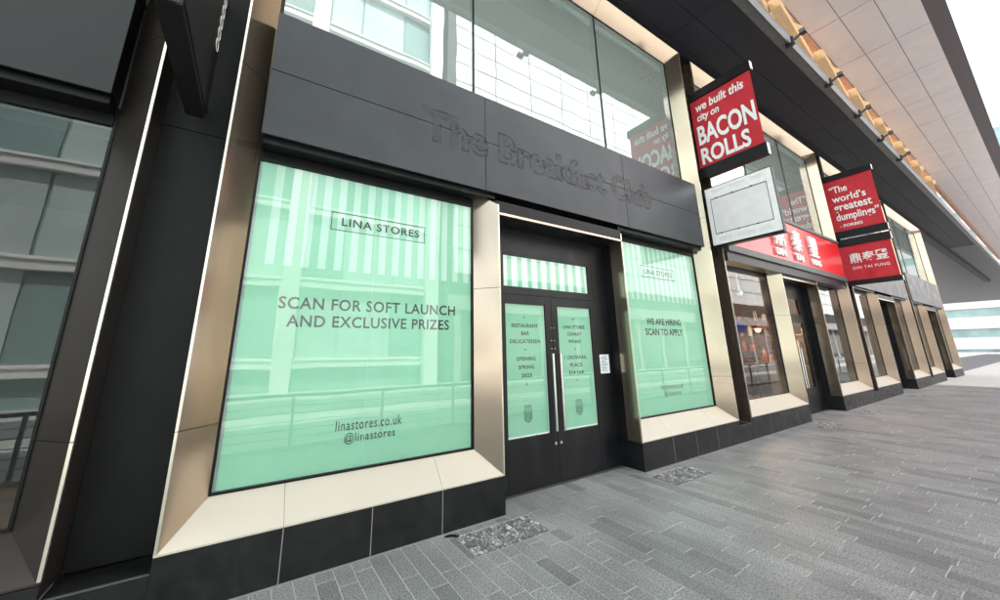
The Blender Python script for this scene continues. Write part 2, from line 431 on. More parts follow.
# ------------------------------------------------------------------ shopfronts
def sheet(xa, xb, y, za, zb): return MB().poly([(xa, y, za), (xb, y, za), (xb, y, zb), (xa, y, zb)])
def wx(ox, pts): return [(p[0]+ox, p[1], p[2]) for p in pts]
def shopfront(ox, label, frame='champagne', sill='sill_metal', style='main'):
    S = thing('shopfront', label, 'shopfront', (ox, 0, 0))
    def part(mb, name, m, bevel=0, parent=S):
        mb.v = [(x, y, z) for x, y, z in mb.v]
        o = bpy.data.objects.new(name, mb.mesh(name, m, bevel)); COL.objects.link(o); o.parent = parent; return o
    gap = .0025; pg = .0035
    # plinth: dark panels with pale joints behind
    def plinth(xa, xb, joints):
        part(MB().box(xa+.004, xb-.004, .012, .22, .0, ZS-.012), 'plinth_core', 'grout')
        xs = [xa]+joints+[xb]
        for a, b in zip(xs, xs[1:]):
            part(MB().box(a+(pg if a != xa else 0), b-(pg if b != xb else 0), 0.0, .0115, .004, ZS-.006), 'plinth_panel', 'black_tile', .0012)
            if b != xb: part(MB().box(b-pg+.0005, b+pg-.0005, .0012, .0115, .004, ZS-.007), 'joint', 'grout')
        part(MB().box(xa, xb, -.012, .011, -.004, .0035), 'plinth_mortar', 'grout')
    plinth(X0, X1, [-1.865, -1.255, -.655]); plinth(X2, X3, [2.79, 3.36, 3.945])
    # reveal cladding beside the door, below the metal
    for xx, s in ((X1, -1), (X2, 1)):
        a, b = sorted((xx, xx+s*.0115))
        part(MB().box(a, b, .0125, .40, .004, ZS-.006), 'plinth_panel', 'black_tile', .001)
    # sloped sills, mitred
    def sill_run(xa, xb, joints):
        ya, yb = 0.0, IN
        fr = [xa]+joints+[xb]
        for a, b in zip(fr, fr[1:]):
            la = a+(IN if a == xa else gap*.5); lb = b-(IN if b == xb else gap*.5)
            fa = a+(0 if a == xa else gap*.5); fb_ = b-(0 if b == xb else gap*.5)
            q = [(fa, ya, ZS+.010), (fb_, ya, ZS+.010), (lb, yb, ZS+IN), (la, yb, ZS+IN)]
            part(MB().hexa([(p[0], p[1], p[2]-.012) for p in q], q), 'sill_panel', sill, .001)
        part(MB().hexa([(xa+.01, .006, ZS-.02), (xb-.01, .006, ZS-.02), (xb-IN, IN, ZS+IN-.04), (xa+IN, IN, ZS+IN-.04)],
                       [(xa+.01, .006, ZS-.008), (xb-.01, .006, ZS-.008), (xb-IN, IN, ZS+IN-.016), (xa+IN, IN, ZS+IN-.016)]), 'sill_bed', 'black_frame')
    sill_run(X0, X1, [-1.865, -.655]); sill_run(X2, X3, [2.79, 3.945])
    # splayed jambs
    def jamb(xo, s, zt_out, zt_in, joints, name='jamb_panel'):
        """xo outer edge, s = +1 splays towards +X"""
        zs = [ZS+.012]+joints+[zt_out]
        for k, (a, b) in enumerate(zip(zs, zs[1:])):
            first, last = k == 0, k == len(zs)-2
            a0 = a if first else a+gap; b0 = b if last else b-gap
            ai = ZS+IN+.002 if first else a0
            bi = zt_in if last else b0
            xl = xo+s*LIP
            q = [(xl, 0, a0), (xo+s*IN, IN, ai), (xo+s*IN, IN, bi), (xl, 0, b0)]
            part(MB().slab(q, .006, (s*-.7, .7, 0)), name, frame)
            part(MB().box(min(xo, xl), max(xo, xl), -.001, .02, a0, b0), 'jamb_edge', 'edge_metal', .001)
    for xo, s_, z_ in ((X0, 1, ZT), (X3, -1, ZT), (X1, -1, ZD+.1), (X2, 1, ZD+.1)):
        part(MB().slab([(xo+s_*.012, .016, ZS), (xo+s_*(IN-.004), IN+.008, ZS), (xo+s_*(IN-.004), IN+.008, z_), (xo+s_*.012, .016, z_)], .02, (s_*-.7, .7, 0)), 'jamb_core', 'black_frame')
    jamb(X0, 1, ZT, ZT-IN, [1.03, 3.86, 6.65])
    jamb(X3, -1, ZT, ZT-IN, [1.03, 3.86, 6.70])
    for xx, s in ((X0, 1), (X3, -1)):         # outer returns into the dark gap
        a, b = sorted((xx, xx+s*.008)); part(MB().box(a, b, .021, .30, ZS-.08, ZT), 'jamb_return', frame)
    # door piers
    jamb(X1, -1, ZD+.12, ZD+.30, [2.17], 'pier_panel')
    jamb(X2, 1, ZD+.12, ZD+.30, [2.17], 'pier_panel')
    for xx, s in ((X1, -1), (X2, 1)):
        a, b = sorted((xx, xx+s*.006)); part(MB().box(a, b, .021, .215, ZS-.003, ZD), 'reveal_panel', frame)
        a, b = sorted((xx+s*.002, xx+s*.012)); part(MB().box(a, b, .216, .40, ZS-.003, ZD), 'reveal_panel', 'dark_paint')
    part(MB().box(X1-.014, X2+.014, -.001, .03, ZD, ZD+.028), 'lintel_edge', 'champagne', .001)
    part(MB().box(X1, X2, .031, .40, ZD+.002, ZD+.012), 'lintel_soffit', 'dark_paint')
    part(MB().hexa([(X1-.02, .012, ZD+.03), (X2+.02, .012, ZD+.03), (X2+.2, .2, ZD+.03), (X1-.2, .2, ZD+.03)],
                   [(X1-.02, .012, ZD+.17), (X2+.02, .012, ZD+.17), (X2+.2, .2, ZD+.17), (X1-.2, .2, ZD+.17)]), 'lintel_box', 'black_frame')
    # head of the big frame
    hs = [X0, -.2, 2.3, X3]
    for a, b in zip(hs, hs[1:]):
        ia = a+IN if a == X0 else a+gap; ib = b-IN if b == X3 else b-gap
        oa = a if a == X0 else a+gap; ob = b if b == X3 else b-gap
        part(MB().slab([(oa, 0, ZT-LIP), (ob, 0, ZT-LIP), (ib, IN, ZT-IN), (ia, IN, ZT-IN)], .006, (0, .7, .7)), 'head_panel', frame)
    part(MB().box(X0, X3, -.001, .02, ZT-LIP, ZT), 'head_edge', 'edge_metal', .001)
    # lower windows: frames, panes
    bays = [(X0+IN, X1-IN), (X2+IN, X3-IN)]
    zb, zt = ZS+IN+.004, 3.128
    for n_, (a, b) in enumerate(bays):
        f = MB()
        f.box(a, a+.012, GY-.012, GY+.03, zb, zt+.15).box(b-.016, b, GY-.012, GY+.03, zb, zt+.15)
        f.box(a+.0125, b-.0165, GY-.012, GY+.03, zb, zb+.012).box(a+.0125, b-.0165, GY-.02, GY+.03, zt, zt+.145)
        part(f, 'window_frame', 'black_frame', .001)
        part(sheet(a+.011, b-.015, GY, zb+.01, zt+.01), 'pane', 'window_glass' if style == 'main' else 'clear_glass')
    # stepped black head under the fascia
    part(MB().box(X0+IN+.012, X1-.02, .05, .20, FB-.055, FB+.003), 'blind_box', 'black_frame', .002)
    part(MB().box(X2+.02, X3-IN-.012, .05, .20, FB-.055, FB+.003), 'blind_box', 'black_frame', .002)
    # upper windows
    a, b = X0+IN, X3-IN; za, zc = FT+.02, ZT-IN
    xs = [a, -.2, 2.29, b]
    for i, (p, q) in enumerate(zip(xs, xs[1:])):
        part(sheet(p+.01, q-.01, GY, za-.1, zc-.005), 'upper_pane', 'coated_glass')
    f = MB().box(a, a+.02, GY-.015, GY+.05, za-.1, zc).box(b-.022, b, GY-.015, GY+.05, za-.1, zc).box(a+.021, b-.023, GY-.015, GY+.05, zc-.022, zc)
    part(f, 'upper_frame', 'black_frame', .001)
    for xm in xs[1:3]:
        part(MB().box(xm-.011, xm+.011, GY-.014, GY+.08, za-.1, zc-.023), 'mullion', 'black_frame', .001)
    # room behind the upper glass
    part(MB().box(a-.1, b+.1, 3.2, 3.25, 4.3, 7.5), 'upper_back_wall', 'inner_grey')
    part(MB().box(a-.1, b+.1, .26, 3.2, 7.42, 7.5), 'upper_ceiling', 'inner_dark')
    part(MB().box(a-.1, b+.1, .30, 3.2, 4.25, 4.3), 'upper_floor', 'inner_dark')
    for xx in (a-.1, b+.08): part(MB().box(xx, xx+.02, .26, 3.2, 4.31, 7.41), 'upper_side_wall', 'inner_dark')
    part(MB().box(a+.05, b-.05, .29, .33, 7.20, 7.31), 'roller_blind', 'blind', .004)
    # door wall
    D = .36
    part(MB().box(X1, X2, D, D+.05, 2.70, ZD+.001), 'door_head_panel', 'dark_paint')
    part(MB().box(X1, .205, D, D+.05, .004, 2.699), 'side_panel', 'dark_paint')
    part(MB().box(1.845, X2, D, D+.05, .004, 2.699), 'side_panel', 'dark_paint')
    part(MB().box(.206, 1.844, D, D+.05, 2.178, 2.275), 'transom_bar', 'dark_paint', .002)
    tf = MB().box(.206, .292, D+.002, D+.04, 2.276, 2.699).box(1.762, 1.844, D+.002, D+.04, 2.276, 2.699).box(.293, 1.761, D+.002, D+.04, 2.668, 2.699)
    part(tf, 'transom_frame', 'dark_paint', .002)
    part(sheet(.25, 1.80, D+.014, 2.27, 2.68), 'transom_pane', 'window_glass' if style == 'main' else 'clear_glass')
    for k, (la, lb, ga, gb) in enumerate(((.207, 1.018, .296, .912), (1.022, 1.843, 1.128, 1.744))):
        door = part(MB().box(la, ga, D-.012, D+.035, .012, 2.172).box(gb, lb, D-.012, D+.035, .012, 2.172)
                    .box(ga+.0005, gb-.0005, D-.0115, D+.0345, .012, .546).box(ga+.0005, gb-.0005, D-.0115, D+.0345, 2.062, 2.172), 'door', 'dark_paint', .0015)
        part(sheet(ga-.006, gb+.006, D+.006, .54, 2.07), 'door_pane', 'window_glass' if style == 'main' else 'clear_glass', parent=door)
        hx = .958 if k == 0 else 1.082
        h = MB().tube((hx, D-.075, .575), (hx, D-.075, 1.462), .0145, 12)
        for zz in (.60, 1.44): h.tube((hx, D-.075, zz), (hx, D-.005, zz), .010, 8)
        part(h, 'handle', 'steel_bright', parent=door)
        l = MB().tube((hx+.02*(1 if k == 0 else -1), D-.02, .43), (hx+.02*(1 if k == 0 else -1), D-.010, .43), .017, 14)
        part(l, 'lock', 'steel_bright', parent=door)
        for zz in (1.52, 1.62, 1.78): part(MB().tube((hx+.035*(1 if k == 0 else -1), D-.016, zz), (hx+.035*(1 if k == 0 else -1), D-.010, zz), .007, 8), 'screw_cap', 'steel_bright', parent=door)
    for xx in (X0+.01, X3-.03): part(MB().box(xx, xx+.02, .24, 3.0, 0, ZT), 'party_wall', 'inner_dark')
    part(MB().box(X1+.001, X2-.001, .30, .42, -.003, .003), 'threshold', 'steel_grey', .001)
    return S
main = shopfront(0, 'champagne framed shopfront with mint green window posters and dark double doors')
nbr = shopfront(MODULE, 'champagne framed restaurant front with clear windows behind the white lightbox', style='clear')
far = shopfront(2*MODULE, 'champagne framed shopfront at the far right beyond the red banners', style='clear')
left = shopfront(-MODULE, 'dark bronze framed shopfront at the left edge beside the black blade sign', frame='bronze', sill='bronze', style='clear')
far2 = shopfront(3*MODULE, 'farthest champagne shopfront at the right end of the row', style='clear')

# dark gaps between the frames
def gap_wall(xa, xb, label):
    W = thing('dark_wall', label, 'wall', ((xa+xb)/2, .1, 0))
    child(MB().box(xa+.001, xb-.001, .30, .36, 3.285, ZT+.1), 'wall_panel', 'dark_wall', W, .002)
    child(MB().box(xa+.001, xb-.001, .30, .36, .255, 3.279), 'wall_panel', 'dark_wall', W, .002)
    child(MB().box(xa, xb, .361, .40, 0, ZT+.1), 'wall_core', 'black_frame', W)
    child(MB().box(xa+.001, xb-.001, .0, .299, .004, .25), 'plinth_panel', 'black_tile', W, .0015)
    child(MB().box(xa, xb, -.008, .299, -.004, .0035), 'plinth_mortar', 'grout', W)
    child(MB().box(xa+.004, xb-.004, .004, .02, .2505, .258), 'ledge_trim', 'steel_grey', W)
gap_wall(X0-.445, X0, 'dark recessed wall strip left of the mint window behind the black blade sign')
gap_wall(X3, X3+.447, 'dark recessed wall strip behind the red slogan banner and white lightbox')
gap_wall(X3+MODULE, X3+MODULE+.447, 'dark recessed wall strip behind the quote banner at the far right')
gap_wall(X3+2*MODULE, X3+2*MODULE+.447, 'dark recessed wall strip beyond the far right shopfront')

# ------------------------------------------------------------------ vinyl posters of the main shop
VY = .242
def vinyl(xa, xb, za, zb_, label):
    v = child(MB().box(xa, xb, VY, VY+.004, za, zb_), 'window_poster', 'mint', main); v['label'] = label; return v
EX, EZ = (1, 0, 0), (0, 0, 1)
def line(body, m, par, y, box, **k): return put_text(body, m, par, (0, y, 0), EX, EZ, box, **k)
def frame_lines(par, y, x0, x1, z0, z1, t, m='ink'):
    child(MB().box(x0, x1, y-.0012, y-.0004, z1-t, z1).box(x0, x1, y-.0012, y-.0004, z0, z0+t).box(x0, x0+t, y-.0012, y-.0004, z0+t, z1-t).box(x1-t, x1, y-.0012, y-.0004, z0+t, z1-t), 'border_line', m, par)
v1 = vinyl(X0+IN+.03, X1-IN-.02, ZS+IN+.02, 3.25, 'mint poster with launch notice and pale awning stripes')
def stripes(par, xa, xb, z0, z1, start):
    x = start
    while x-.033 < xb:
        a, b = max(xa, x-.033), min(xb, x+.033)
        if b-a > .008: child(MB().box(a, b, VY-.0012, VY-.0003, z0, z1), 'stripe', 'mint_pale', par)
        x += .1325
for xs_ in (-1.30, -.62): child(MB().box(xs_-.0015, xs_+.0015, VY-.0028, VY-.0016, ZS+IN+.02, 3.249), 'film_seam', 'mint_pale', v1)
stripes(v1, X0+IN+.03, X1-IN-.02, 2.232, 3.249, -2.155)
line('SCAN FOR SOFT LAUNCH', 'ink', v1, VY-.0015, (-2.052, -.430, 1.870, 1.972), offset=.016, space=1.08, split=True)
line('AND EXCLUSIVE PRIZES', 'ink', v1, VY-.0015, (-1.980, -.497, 1.722, 1.822), offset=.016, space=1.08, split=True)
frame_lines(v1, VY-.0012, -1.712, -.793, 2.610, 2.787, .007)
line('LINA STORES', 'ink', v1, VY-.0024, (-1.620, -.855, 2.660, 2.742), offset=.018, space=1.1, split=True)
line('linastores.co.uk', 'ink', v1, VY-.0015, (-1.531, -.964, .872, .952), offset=.006, space=1.12)
line('@linastores', 'ink', v1, VY-.0015, (-1.455, -1.022, .760, .852), offset=.006, space=1.12)
v2 = vinyl(X2+IN+.03, X3-IN-.03, ZS+IN+.02, 3.25, 'mint poster with hiring notice and pale awning stripes')
stripes(v2, X2+IN+.03, X3-IN-.03, 2.24, 3.249, 2.45)
frame_lines(v2, VY-.0012, 2.845, 3.775, 2.615, 2.800, .009)
line('LINA STORES', 'ink', v2, VY-.0024, (2.93, 3.70, 2.665, 2.75), offset=.02, space=1.1)
line('WE ARE HIRING', 'ink', v2, VY-.0015, (2.845, 3.770, 1.862, 1.965), offset=.024, split=True)
line('SCAN TO APPLY', 'ink', v2, VY-.0015, (2.800, 3.790, 1.700, 1.805), offset=.024, split=True)
line('linastores.co.uk', 'ink', v2, VY-.0015, (3.02, 3.61, .90, .98), space=1.12)
line('@linastores', 'ink', v2, VY-.0015, (3.09, 3.54, .79, .878), space=1.12)
child(MB().box(X0+IN, X1-IN, VY+.006, VY+.010, ZS+IN, 3.3), 'poster_backing', 'poster_back', main)
child(MB().box(X2+IN, X3-IN, VY+.006, VY+.010, ZS+IN, 3.3), 'poster_backing', 'poster_back', main)
child(MB().box(X0, X3, .50, .52, 0, 4.2), 'inner_wall', 'inner_dark', main)
tp = child(MB().box(.27, 1.785, .385, .389, 2.272, 2.675), 'transom_poster', 'mint', main)
x = .315
while x < 1.8:
    child(MB().box(max(.271, x-.046), min(1.784, x+.046), .3838, .3847, 2.273, 2.674), 'stripe', 'mint_white', tp); x += .1605
PY = .374
doors = [c for c in main.children if c.name.startswith('door') and not c.name.startswith('door_')]
for d, (ga, gb) in zip(doors, ((.296, .912), (1.128, 1.744))):
    child(MB().box(ga-.006, gb+.006, PY, PY+.003, .542, 2.066), 'door_poster', 'mint', d)
    e = .008
    child(MB().box(ga, ga+e, PY-.002, PY-.0005, .548, 2.06).box(gb-e, gb, PY-.002, PY-.0005, .548, 2.06).box(ga+e, gb-e, PY-.002, PY-.0005, .548, .556+e), 'poster_margin', 'white_trim', d)
def dline(body, d, cx, zc, h, wd=None, **k):
    box = (cx, None, zc-h/2, zc+h/2) if wd is None else (cx-wd/2, cx+wd/2, zc-h/2, zc+h/2)
    return line(body, 'ink', d, PY-.0012, box, offset=.024, **k)
def dot(d, cx, zc):
    child(MB().tube((cx, PY-.0010, zc), (cx, PY-.0022, zc), .010, 10), 'dot', 'ink', d)
CH = .046
for d, cx, lines in ((doors[0], .600, (('RESTAURANT', 1.800, .405), ('BAR', 1.708, None), ('DELICATESSEN', 1.612, .465), ('OPENING', 1.408, .29), ('SPRING', 1.312, .235), ('2025', 1.216, .16))),
                     (doors[1], 1.432, (('LINA STORES', 1.800, .405), ('CANARY', 1.708, .26), ('WHARF', 1.612, .235), ('1 CROSSRAIL', 1.408, .41), ('PLACE', 1.312, .215), ('E14 5AR', 1.216, .27)))):
    for b, z, wd in lines: dline(b, d, cx, z, CH, wd, space=1.12)
    for z in (1.905, 1.515, 1.118): dot(d, cx-.006, z)
    # shield emblem: lettered crown above striped shield
    s = MB(); y0, y1 = PY-.0022, PY-.0010; c0 = cx; zt_, zb_ = .835, .690; hw = .058
    outer = [(-hw, zt_), (hw, zt_), (hw, .735), (.035, .708), (0, zb_), (-.035, .708), (-hw, .735)]
    inner = [(p[0]*.83, .690+(p[1]-.690)*.86+.012) for p in outer]
    for i in range(7):
        j = (i+1) % 7
        s.hexa([(c0+outer[i][0], y0, outer[i][1]), (c0+outer[j][0], y0, outer[j][1]), (c0+inner[j][0], y0, inner[j][1]), (c0+inner[i][0], y0, inner[i][1])],
               [(c0+outer[i][0], y1, outer[i][1]), (c0+outer[j][0], y1, outer[j][1]), (c0+inner[j][0], y1, inner[j][1]), (c0+inner[i][0], y1, inner[i][1])])
    for q in (-.034, -.017, 0, .017, .034): s.box(c0+q-.004, c0+q+.004, y0, y1, .716 if abs(q) < .03 else .73, .815)
    s.box(c0-hw, c0+hw, y0, y1, .848, .856)
    child(s, 'emblem', 'ink_soft', d)
    line('LINA', 'ink_soft', d, PY-.0012, (c0-.052, c0+.052, .862, .888), offset=.02)

nb = MB().box(1.872, 2.058, .3565, .3585, 1.182, 1.432)
notice = nb.build('paper_notice', 'paper')
tag(notice, 'white printed paper notice taped to the dark panel right of the doors', 'notice')
s = MB()
for i in range(11):
    z = 1.405-.019*i; s.box(1.892, 1.892+random.uniform(.09, .145), .3553, .3561, z-.004, z+.003)
child(s, 'printed_lines', 'ink_grey', notice)

# ------------------------------------------------------------------ grey fascia of the main shop
fas = thing('fascia_sign', 'long dark grey fascia with the ghost of removed lettering above the mint windows', 'fascia sign', (1.06, 0, FB))
FX = [-2.330, -.174, 2.335, 4.452]; FZ = [FB, 3.880, FT]
for a, b in zip(FX, FX[1:]):
    for c, d in zip(FZ, FZ[1:]):
        child(MB().box(a+(.003 if a > -2 else 0), b-(.003 if b < 4 else 0), -.004, .012, c+(.003 if c > 3.5 else 0), d-(.003 if d < 4 else 0)), 'fascia_panel', 'fascia_grey', fas, .002)
child(MB().box(FX[0]+.012, FX[-1]-.012, .0125, .20, FB+.022, FT-.02), 'fascia_core', 'black_frame', fas)
for a, b in ((FX[0], FX[0]+.0115), (FX[-1]-.0115, FX[-1])):
    child(MB().box(a, b, .0125, .19, FB, FT), 'end_cheek', 'fascia_grey', fas, .001)
child(MB().box(FX[0]+.012, FX[-1]-.012, .0125, .20, FB+.004, FB+.018), 'underside', 'bar_black', fas)
child(MB().box(FX[0]+.012, FX[-1]-.012, .0125, .20, FT-.012, FT-.002), 'top_cap', 'fascia_grey', fas)
put_text('The Breakfast Club', 'ghost_fill', fas, (0, -.0048, 0), EX, EZ, (-.94, 2.97, 3.668, 4.05), offset=.0, split=True)
for k, (dx, dz_) in enumerate(((0, 0), (.016, .012), (-.012, .018))):
    put_text('The Breakfast Club', 'ghost_line', fas, (dx, -.0055, dz_), EX, EZ, (-.95, 2.98, 3.662, 4.056), offset=.030-.006*k, outline=.0042 if k == 0 else .0028, depth=.12, name='glue_trace')
ring = MB()
for i in range(18):
    a0, a1 = 2*math.pi*i/18, 2*math.pi*(i+1)/18
    ring.tube((-.42+.03*math.cos(a0), .046, 3.225+.022*math.sin(a0)), (-.42+.03*math.cos(a1), .046, 3.225+.022*math.sin(a1)), .002, 5)
child(ring, 'cable_loop', 'steel_grey', fas)

# ------------------------------------------------------------------ red fascia of the neighbour
nx0, nx1 = 5.20, 12.06
ns = thing('fascia_sign', 'glossy red fascia with white raised lettering above the restaurant front', 'fascia sign', (8.63, -.06, 3.1))
child(MB().box(nx0, nx1, -.06, .17, 3.425, 4.415), 'red_face', 'red_gloss', ns, .003)
child(MB().box(nx0-.02, nx1+.02, -.085, .18, 3.285, 3.42), 'lower_trim', 'steel_grey', ns, .004)
child(MB().box(nx0-.02, nx1+.02, -.035, .18, 3.10, 3.2845), 'lower_box', 'bar_black', ns, .004)
child(MB().box(nx0-.02, nx1+.02, -.085, .18, 4.42, 4.50), 'upper_trim', 'steel_grey', ns, .004)
for ch, en, u in (('鼎', 'DIN', 7.36), ('泰', 'TAI', 8.40), ('豐', 'FUNG', 9.47)):
    put_text(ch, 'white_letter', ns, (0, -.064, 0), EX, EZ, (u, u+.52, 3.72, 4.26), offset=.012, extrude=.03, depth=1.0, dz=.03, name='raised_character')
    put_text(en, 'white_letter', ns, (0, -.064, 0), EX, EZ, (u+.02, u+.52 if en != 'FUNG' else u+.60, 3.50, 3.66), offset=.03, extrude=.02, depth=1.0, dz=.02, name='raised_lettering')

# fascias further along (plain)
def plain_fascia(k, label, m):
    o = thing('fascia_sign', label, 'fascia sign', (1.06+k*MODULE, 0, FB)); ox = k*MODULE
    for a, b in zip(FX, FX[1:]):
        child(MB().box(a+ox+.003, b+ox-.003, -.004, .012, FB, FT), 'fascia_panel', m, o, .002)
    child(MB().box(FX[0]+ox+.01, FX[-1]+ox-.01, .0125, .2, FB+.01, FT-.01), 'fascia_core', 'black_frame', o)
plain_fascia(-1, 'plain black fascia over the bronze shopfront at the left edge', 'bar_black')
plain_fascia(2, 'plain dark grey fascia over the far right shopfront', 'fascia_grey')
plain_fascia(3, 'plain dark grey fascia over the farthest shopfront', 'fascia_grey')

# ------------------------------------------------------------------ projecting signs
UY = (0, -1, 0)          # text runs outwards, read from the left
def banner(X, z0, z1, name, label, wd=1.10):
    B = thing(name, label, 'banner sign', (X, 0, z0))
    # slightly rippled cloth, two skins
    m_ = MB(); n = 26; k = 12
    for side in (-1, 1):
        base = len(m_.v)
        for j in range(k+1):
            for i in range(n+1):
                u = wd*i/n; v = z0+(z1-z0)*j/k
                rp = .006*math.sin(u*9+v*1.3)+.004*math.sin(u*21+v*3)*(1-abs(2*j/k-1))
                m_.v.append((X+side*.012+rp, .045-u, v))
        for j in range(k):
            for i in range(n):
                a = base+j*(n+1)+i; m_.f.append((a, a+1, a+n+2, a+n+1))
    c = child(m_, 'banner_cloth', 'red_banner', B)
    for p in c.data.polygons: p.use_smooth = True
    return B
def bar(B, X, za, zb, wd=1.14, t=.055):
    child(MB().box(X-t, X+t, .05-wd, .05, za, zb), 'banner_bar', 'bar_black', B, .006)
    child(MB().box(X-t+.008, X+t-.008, .05-wd-.006, .0495-wd, za+.012, zb-.012), 'end_cap', 'white_letter', B, .001)
BX = 4.89
bac = banner(BX, 4.93, 6.42, 'banner_sign', 'red fabric banner about bacon rolls above the blank white lightbox')
bar(bac, BX, 6.42, 6.60); bar(bac, BX, 4.70, 4.93)
child(MB().tube((BX, .05, 6.51), (BX, .30, 6.51), .03, 10).tube((BX, .05, 4.82), (BX, .30, 4.82), .03, 10), 'wall_bracket', 'bar_black', bac)
OB = (BX-.026, 0, 0)
put_text('we built this', 'white_letter', bac, OB, UY, EZ, (.055, .93, 6.135, 6.325), offset=.026, shear=.15, split=True)
put_text('city on', 'white_letter', bac, OB, UY, EZ, (.055, .47, 5.875, 6.075), offset=.026, shear=.15, split=True)
def bold(body, box, par, o, sp=1.0):
    for dx in (0,):
        b = (box[0]+dx+.0, box[1]+dx-.0, box[2], box[3])
        put_text(body, 'white_letter', par, o, UY, EZ, b, offset=.032, space=sp, dz=.001*(1+dx*20), split=True)
bold('BACON', (.02, 1.03, 5.405, 5.825), bac, OB)
bold('ROLLS', (.02, .88, 4.985, 5.335), bac, OB)

# blank white lightbox
lb = thing('lightbox_sign', 'blank white lightbox sign frame projecting below the red slogan banner', 'lightbox sign', (BX, 0, 3.32))
ya, yb, za, zb = .03, -1.075, 3.325, 4.478; xf = BX-.06
child(MB().box(xf+.012, BX+.06, yb, ya, za, zb), 'housing', 'bar_black', lb, .003)
fr = MB()
fw_, fz0, fz1 = .085, .20, .215
fr.box(xf, xf+.0115, yb+.012, yb+.012+fw_, za+.02, zb-.02).box(xf, xf+.0115, ya-.012-fw_*.8, ya-.012, za+.02, zb-.02)
yi0, yi1 = yb+.0125+fw_, ya-.0125-fw_*.8
fr.box(xf, xf+.0115, yi0, yi1, za+.02, za+.075).box(xf, xf+.0115, yi0, yi1, za+.145, za+.02+fz0)
fr.box(xf, xf+.0115, yi0, yi1, zb-.075, zb-.02).box(xf, xf+.0115, yi0, yi1, zb-.02-fz1, zb-.145)
for zc in (za+.11, zb-.11):
    for t_ in (0.0, .33, .70, .97):
        y_ = yi1+(yi0-yi1)*t_; fr.box(xf+.0003, xf+.0112, max(yi0, y_-.035), min(yi1, y_+.035), zc-.0345, zc+.0345)
child(fr, 'frame', 'lightbox_white', lb, .0012)
child(MB().box(xf+.006, xf+.0118, yi0+.012, yi1-.012, za+.235, zb-.25), 'blank_panel', 'lightbox_panel', lb, .001)
for zz in (za+.11, zb-.11):
    child(MB().box(xf+.009, xf+.0118, yi0, yi1, zz-.034, zz+.034), 'slot_back', 'lightbox_panel', lb)
cl = MB()
for t_ in (.12, .42, .75):
    for zz in (za+.224, zb-.238):
        y_ = yi1+(yi0-yi1)*t_; cl.box(xf-.003, xf+.010, y_-.018, y_+.018, zz-.010, zz+.010)
child(cl, 'clip', 'bar_black', lb)
child(MB().box(BX-.064, BX+.064, yb-.006, ya, za-.02, za-.0005), 'lower_lip', 'bar_black', lb, .003)
child(MB().tube((BX, .03, 4.30), (BX, .30, 4.30), .03, 10).tube((BX, .03, 3.50), (BX, .30, 3.50), .03, 10), 'wall_bracket', 'bar_black', lb)

# far banners
QX = 12.55
q1 = banner(QX, 4.88, 6.52, 'banner_sign', 'red quote banner about dumplings at the right edge')
bar(q1, QX, 6.52, 6.70); bar(q1, QX, 4.67, 4.88)
child(MB().tube((QX, .05, 6.6), (QX, .30, 6.6), .03, 10).tube((QX, .05, 4.78), (QX, .30, 4.78), .03, 10), 'wall_bracket', 'bar_black', q1)
OQ = (QX-.026, 0, 0)
for b, u0_, u1_, z0_, z1_ in (('“The', .07, .48, 6.10, 6.32), ('world’s', .08, .84, 5.80, 6.02), ('greatest', .08, .92, 5.44, 5.72), ('dumplings”', .08, 1.02, 5.14, 5.44), ('- FORBES', .12, .62, 4.99, 5.08)):
    put_text(b, 'white_letter', q1, OQ, UY, EZ, (u0_, u1_, z0_, z1_), offset=.02, split=True)
q2 = banner(QX, 3.36, 4.40, 'banner_sign', 'short red banner with white logo below the quote banner')
bar(q2, QX, 4.40, 4.62); bar(q2, QX, 3.22, 3.36)
child(MB().tube((QX, .05, 4.5), (QX, .30, 4.5), .03, 10).tube((QX, .05, 3.29), (QX, .30, 3.29), .03, 10), 'wall_bracket', 'bar_black', q2)
put_text('鼎泰豐', 'white_letter', q2, OQ, UY, EZ, (.14, .94, 3.86, 4.16), offset=.02)
put_text('DIN TAI FUNG', 'white_letter', q2, OQ, UY, EZ, (.16, .92, 3.68, 3.76), offset=.01, space=1.15)

# black blade sign on the left
LX = -2.762
bl = thing('blade_sign', 'black projecting blade sign with white marks left of the mint window', 'blade sign', (LX, 0, 3.27))
child(MB().box(LX-.058, LX+.058, -1.08, .04, 3.27, 4.9), 'sign_box', 'bar_black', bl, .006)
child(MB().box(LX+.0585, LX+.064, -1.05, .02, 3.31, 4.86), 'sign_face', 'dark_wall', bl, .002)
child(MB().tube((LX, .04, 3.5), (LX, .30, 3.5), .03, 10).tube((LX, .04, 4.6), (LX, .30, 4.6), .03, 10), 'wall_bracket', 'bar_black', bl)
mk = MB()
for i in range(7):
    zc = 3.86+.105*i; rr = .045
    for k in range(14):
        a0, a1 = 2*math.pi*k/14, 2*math.pi*(k+1)/14
        mk.tube((LX+.068, -.09+rr*math.cos(a0)*1.2, zc+rr*1.0*math.sin(a0)), (LX+.068, -.09+rr*math.cos(a1)*1.2, zc+rr*1.0*math.sin(a1)), .0035, 5)
child(mk, 'white_mark', 'white_letter', bl)

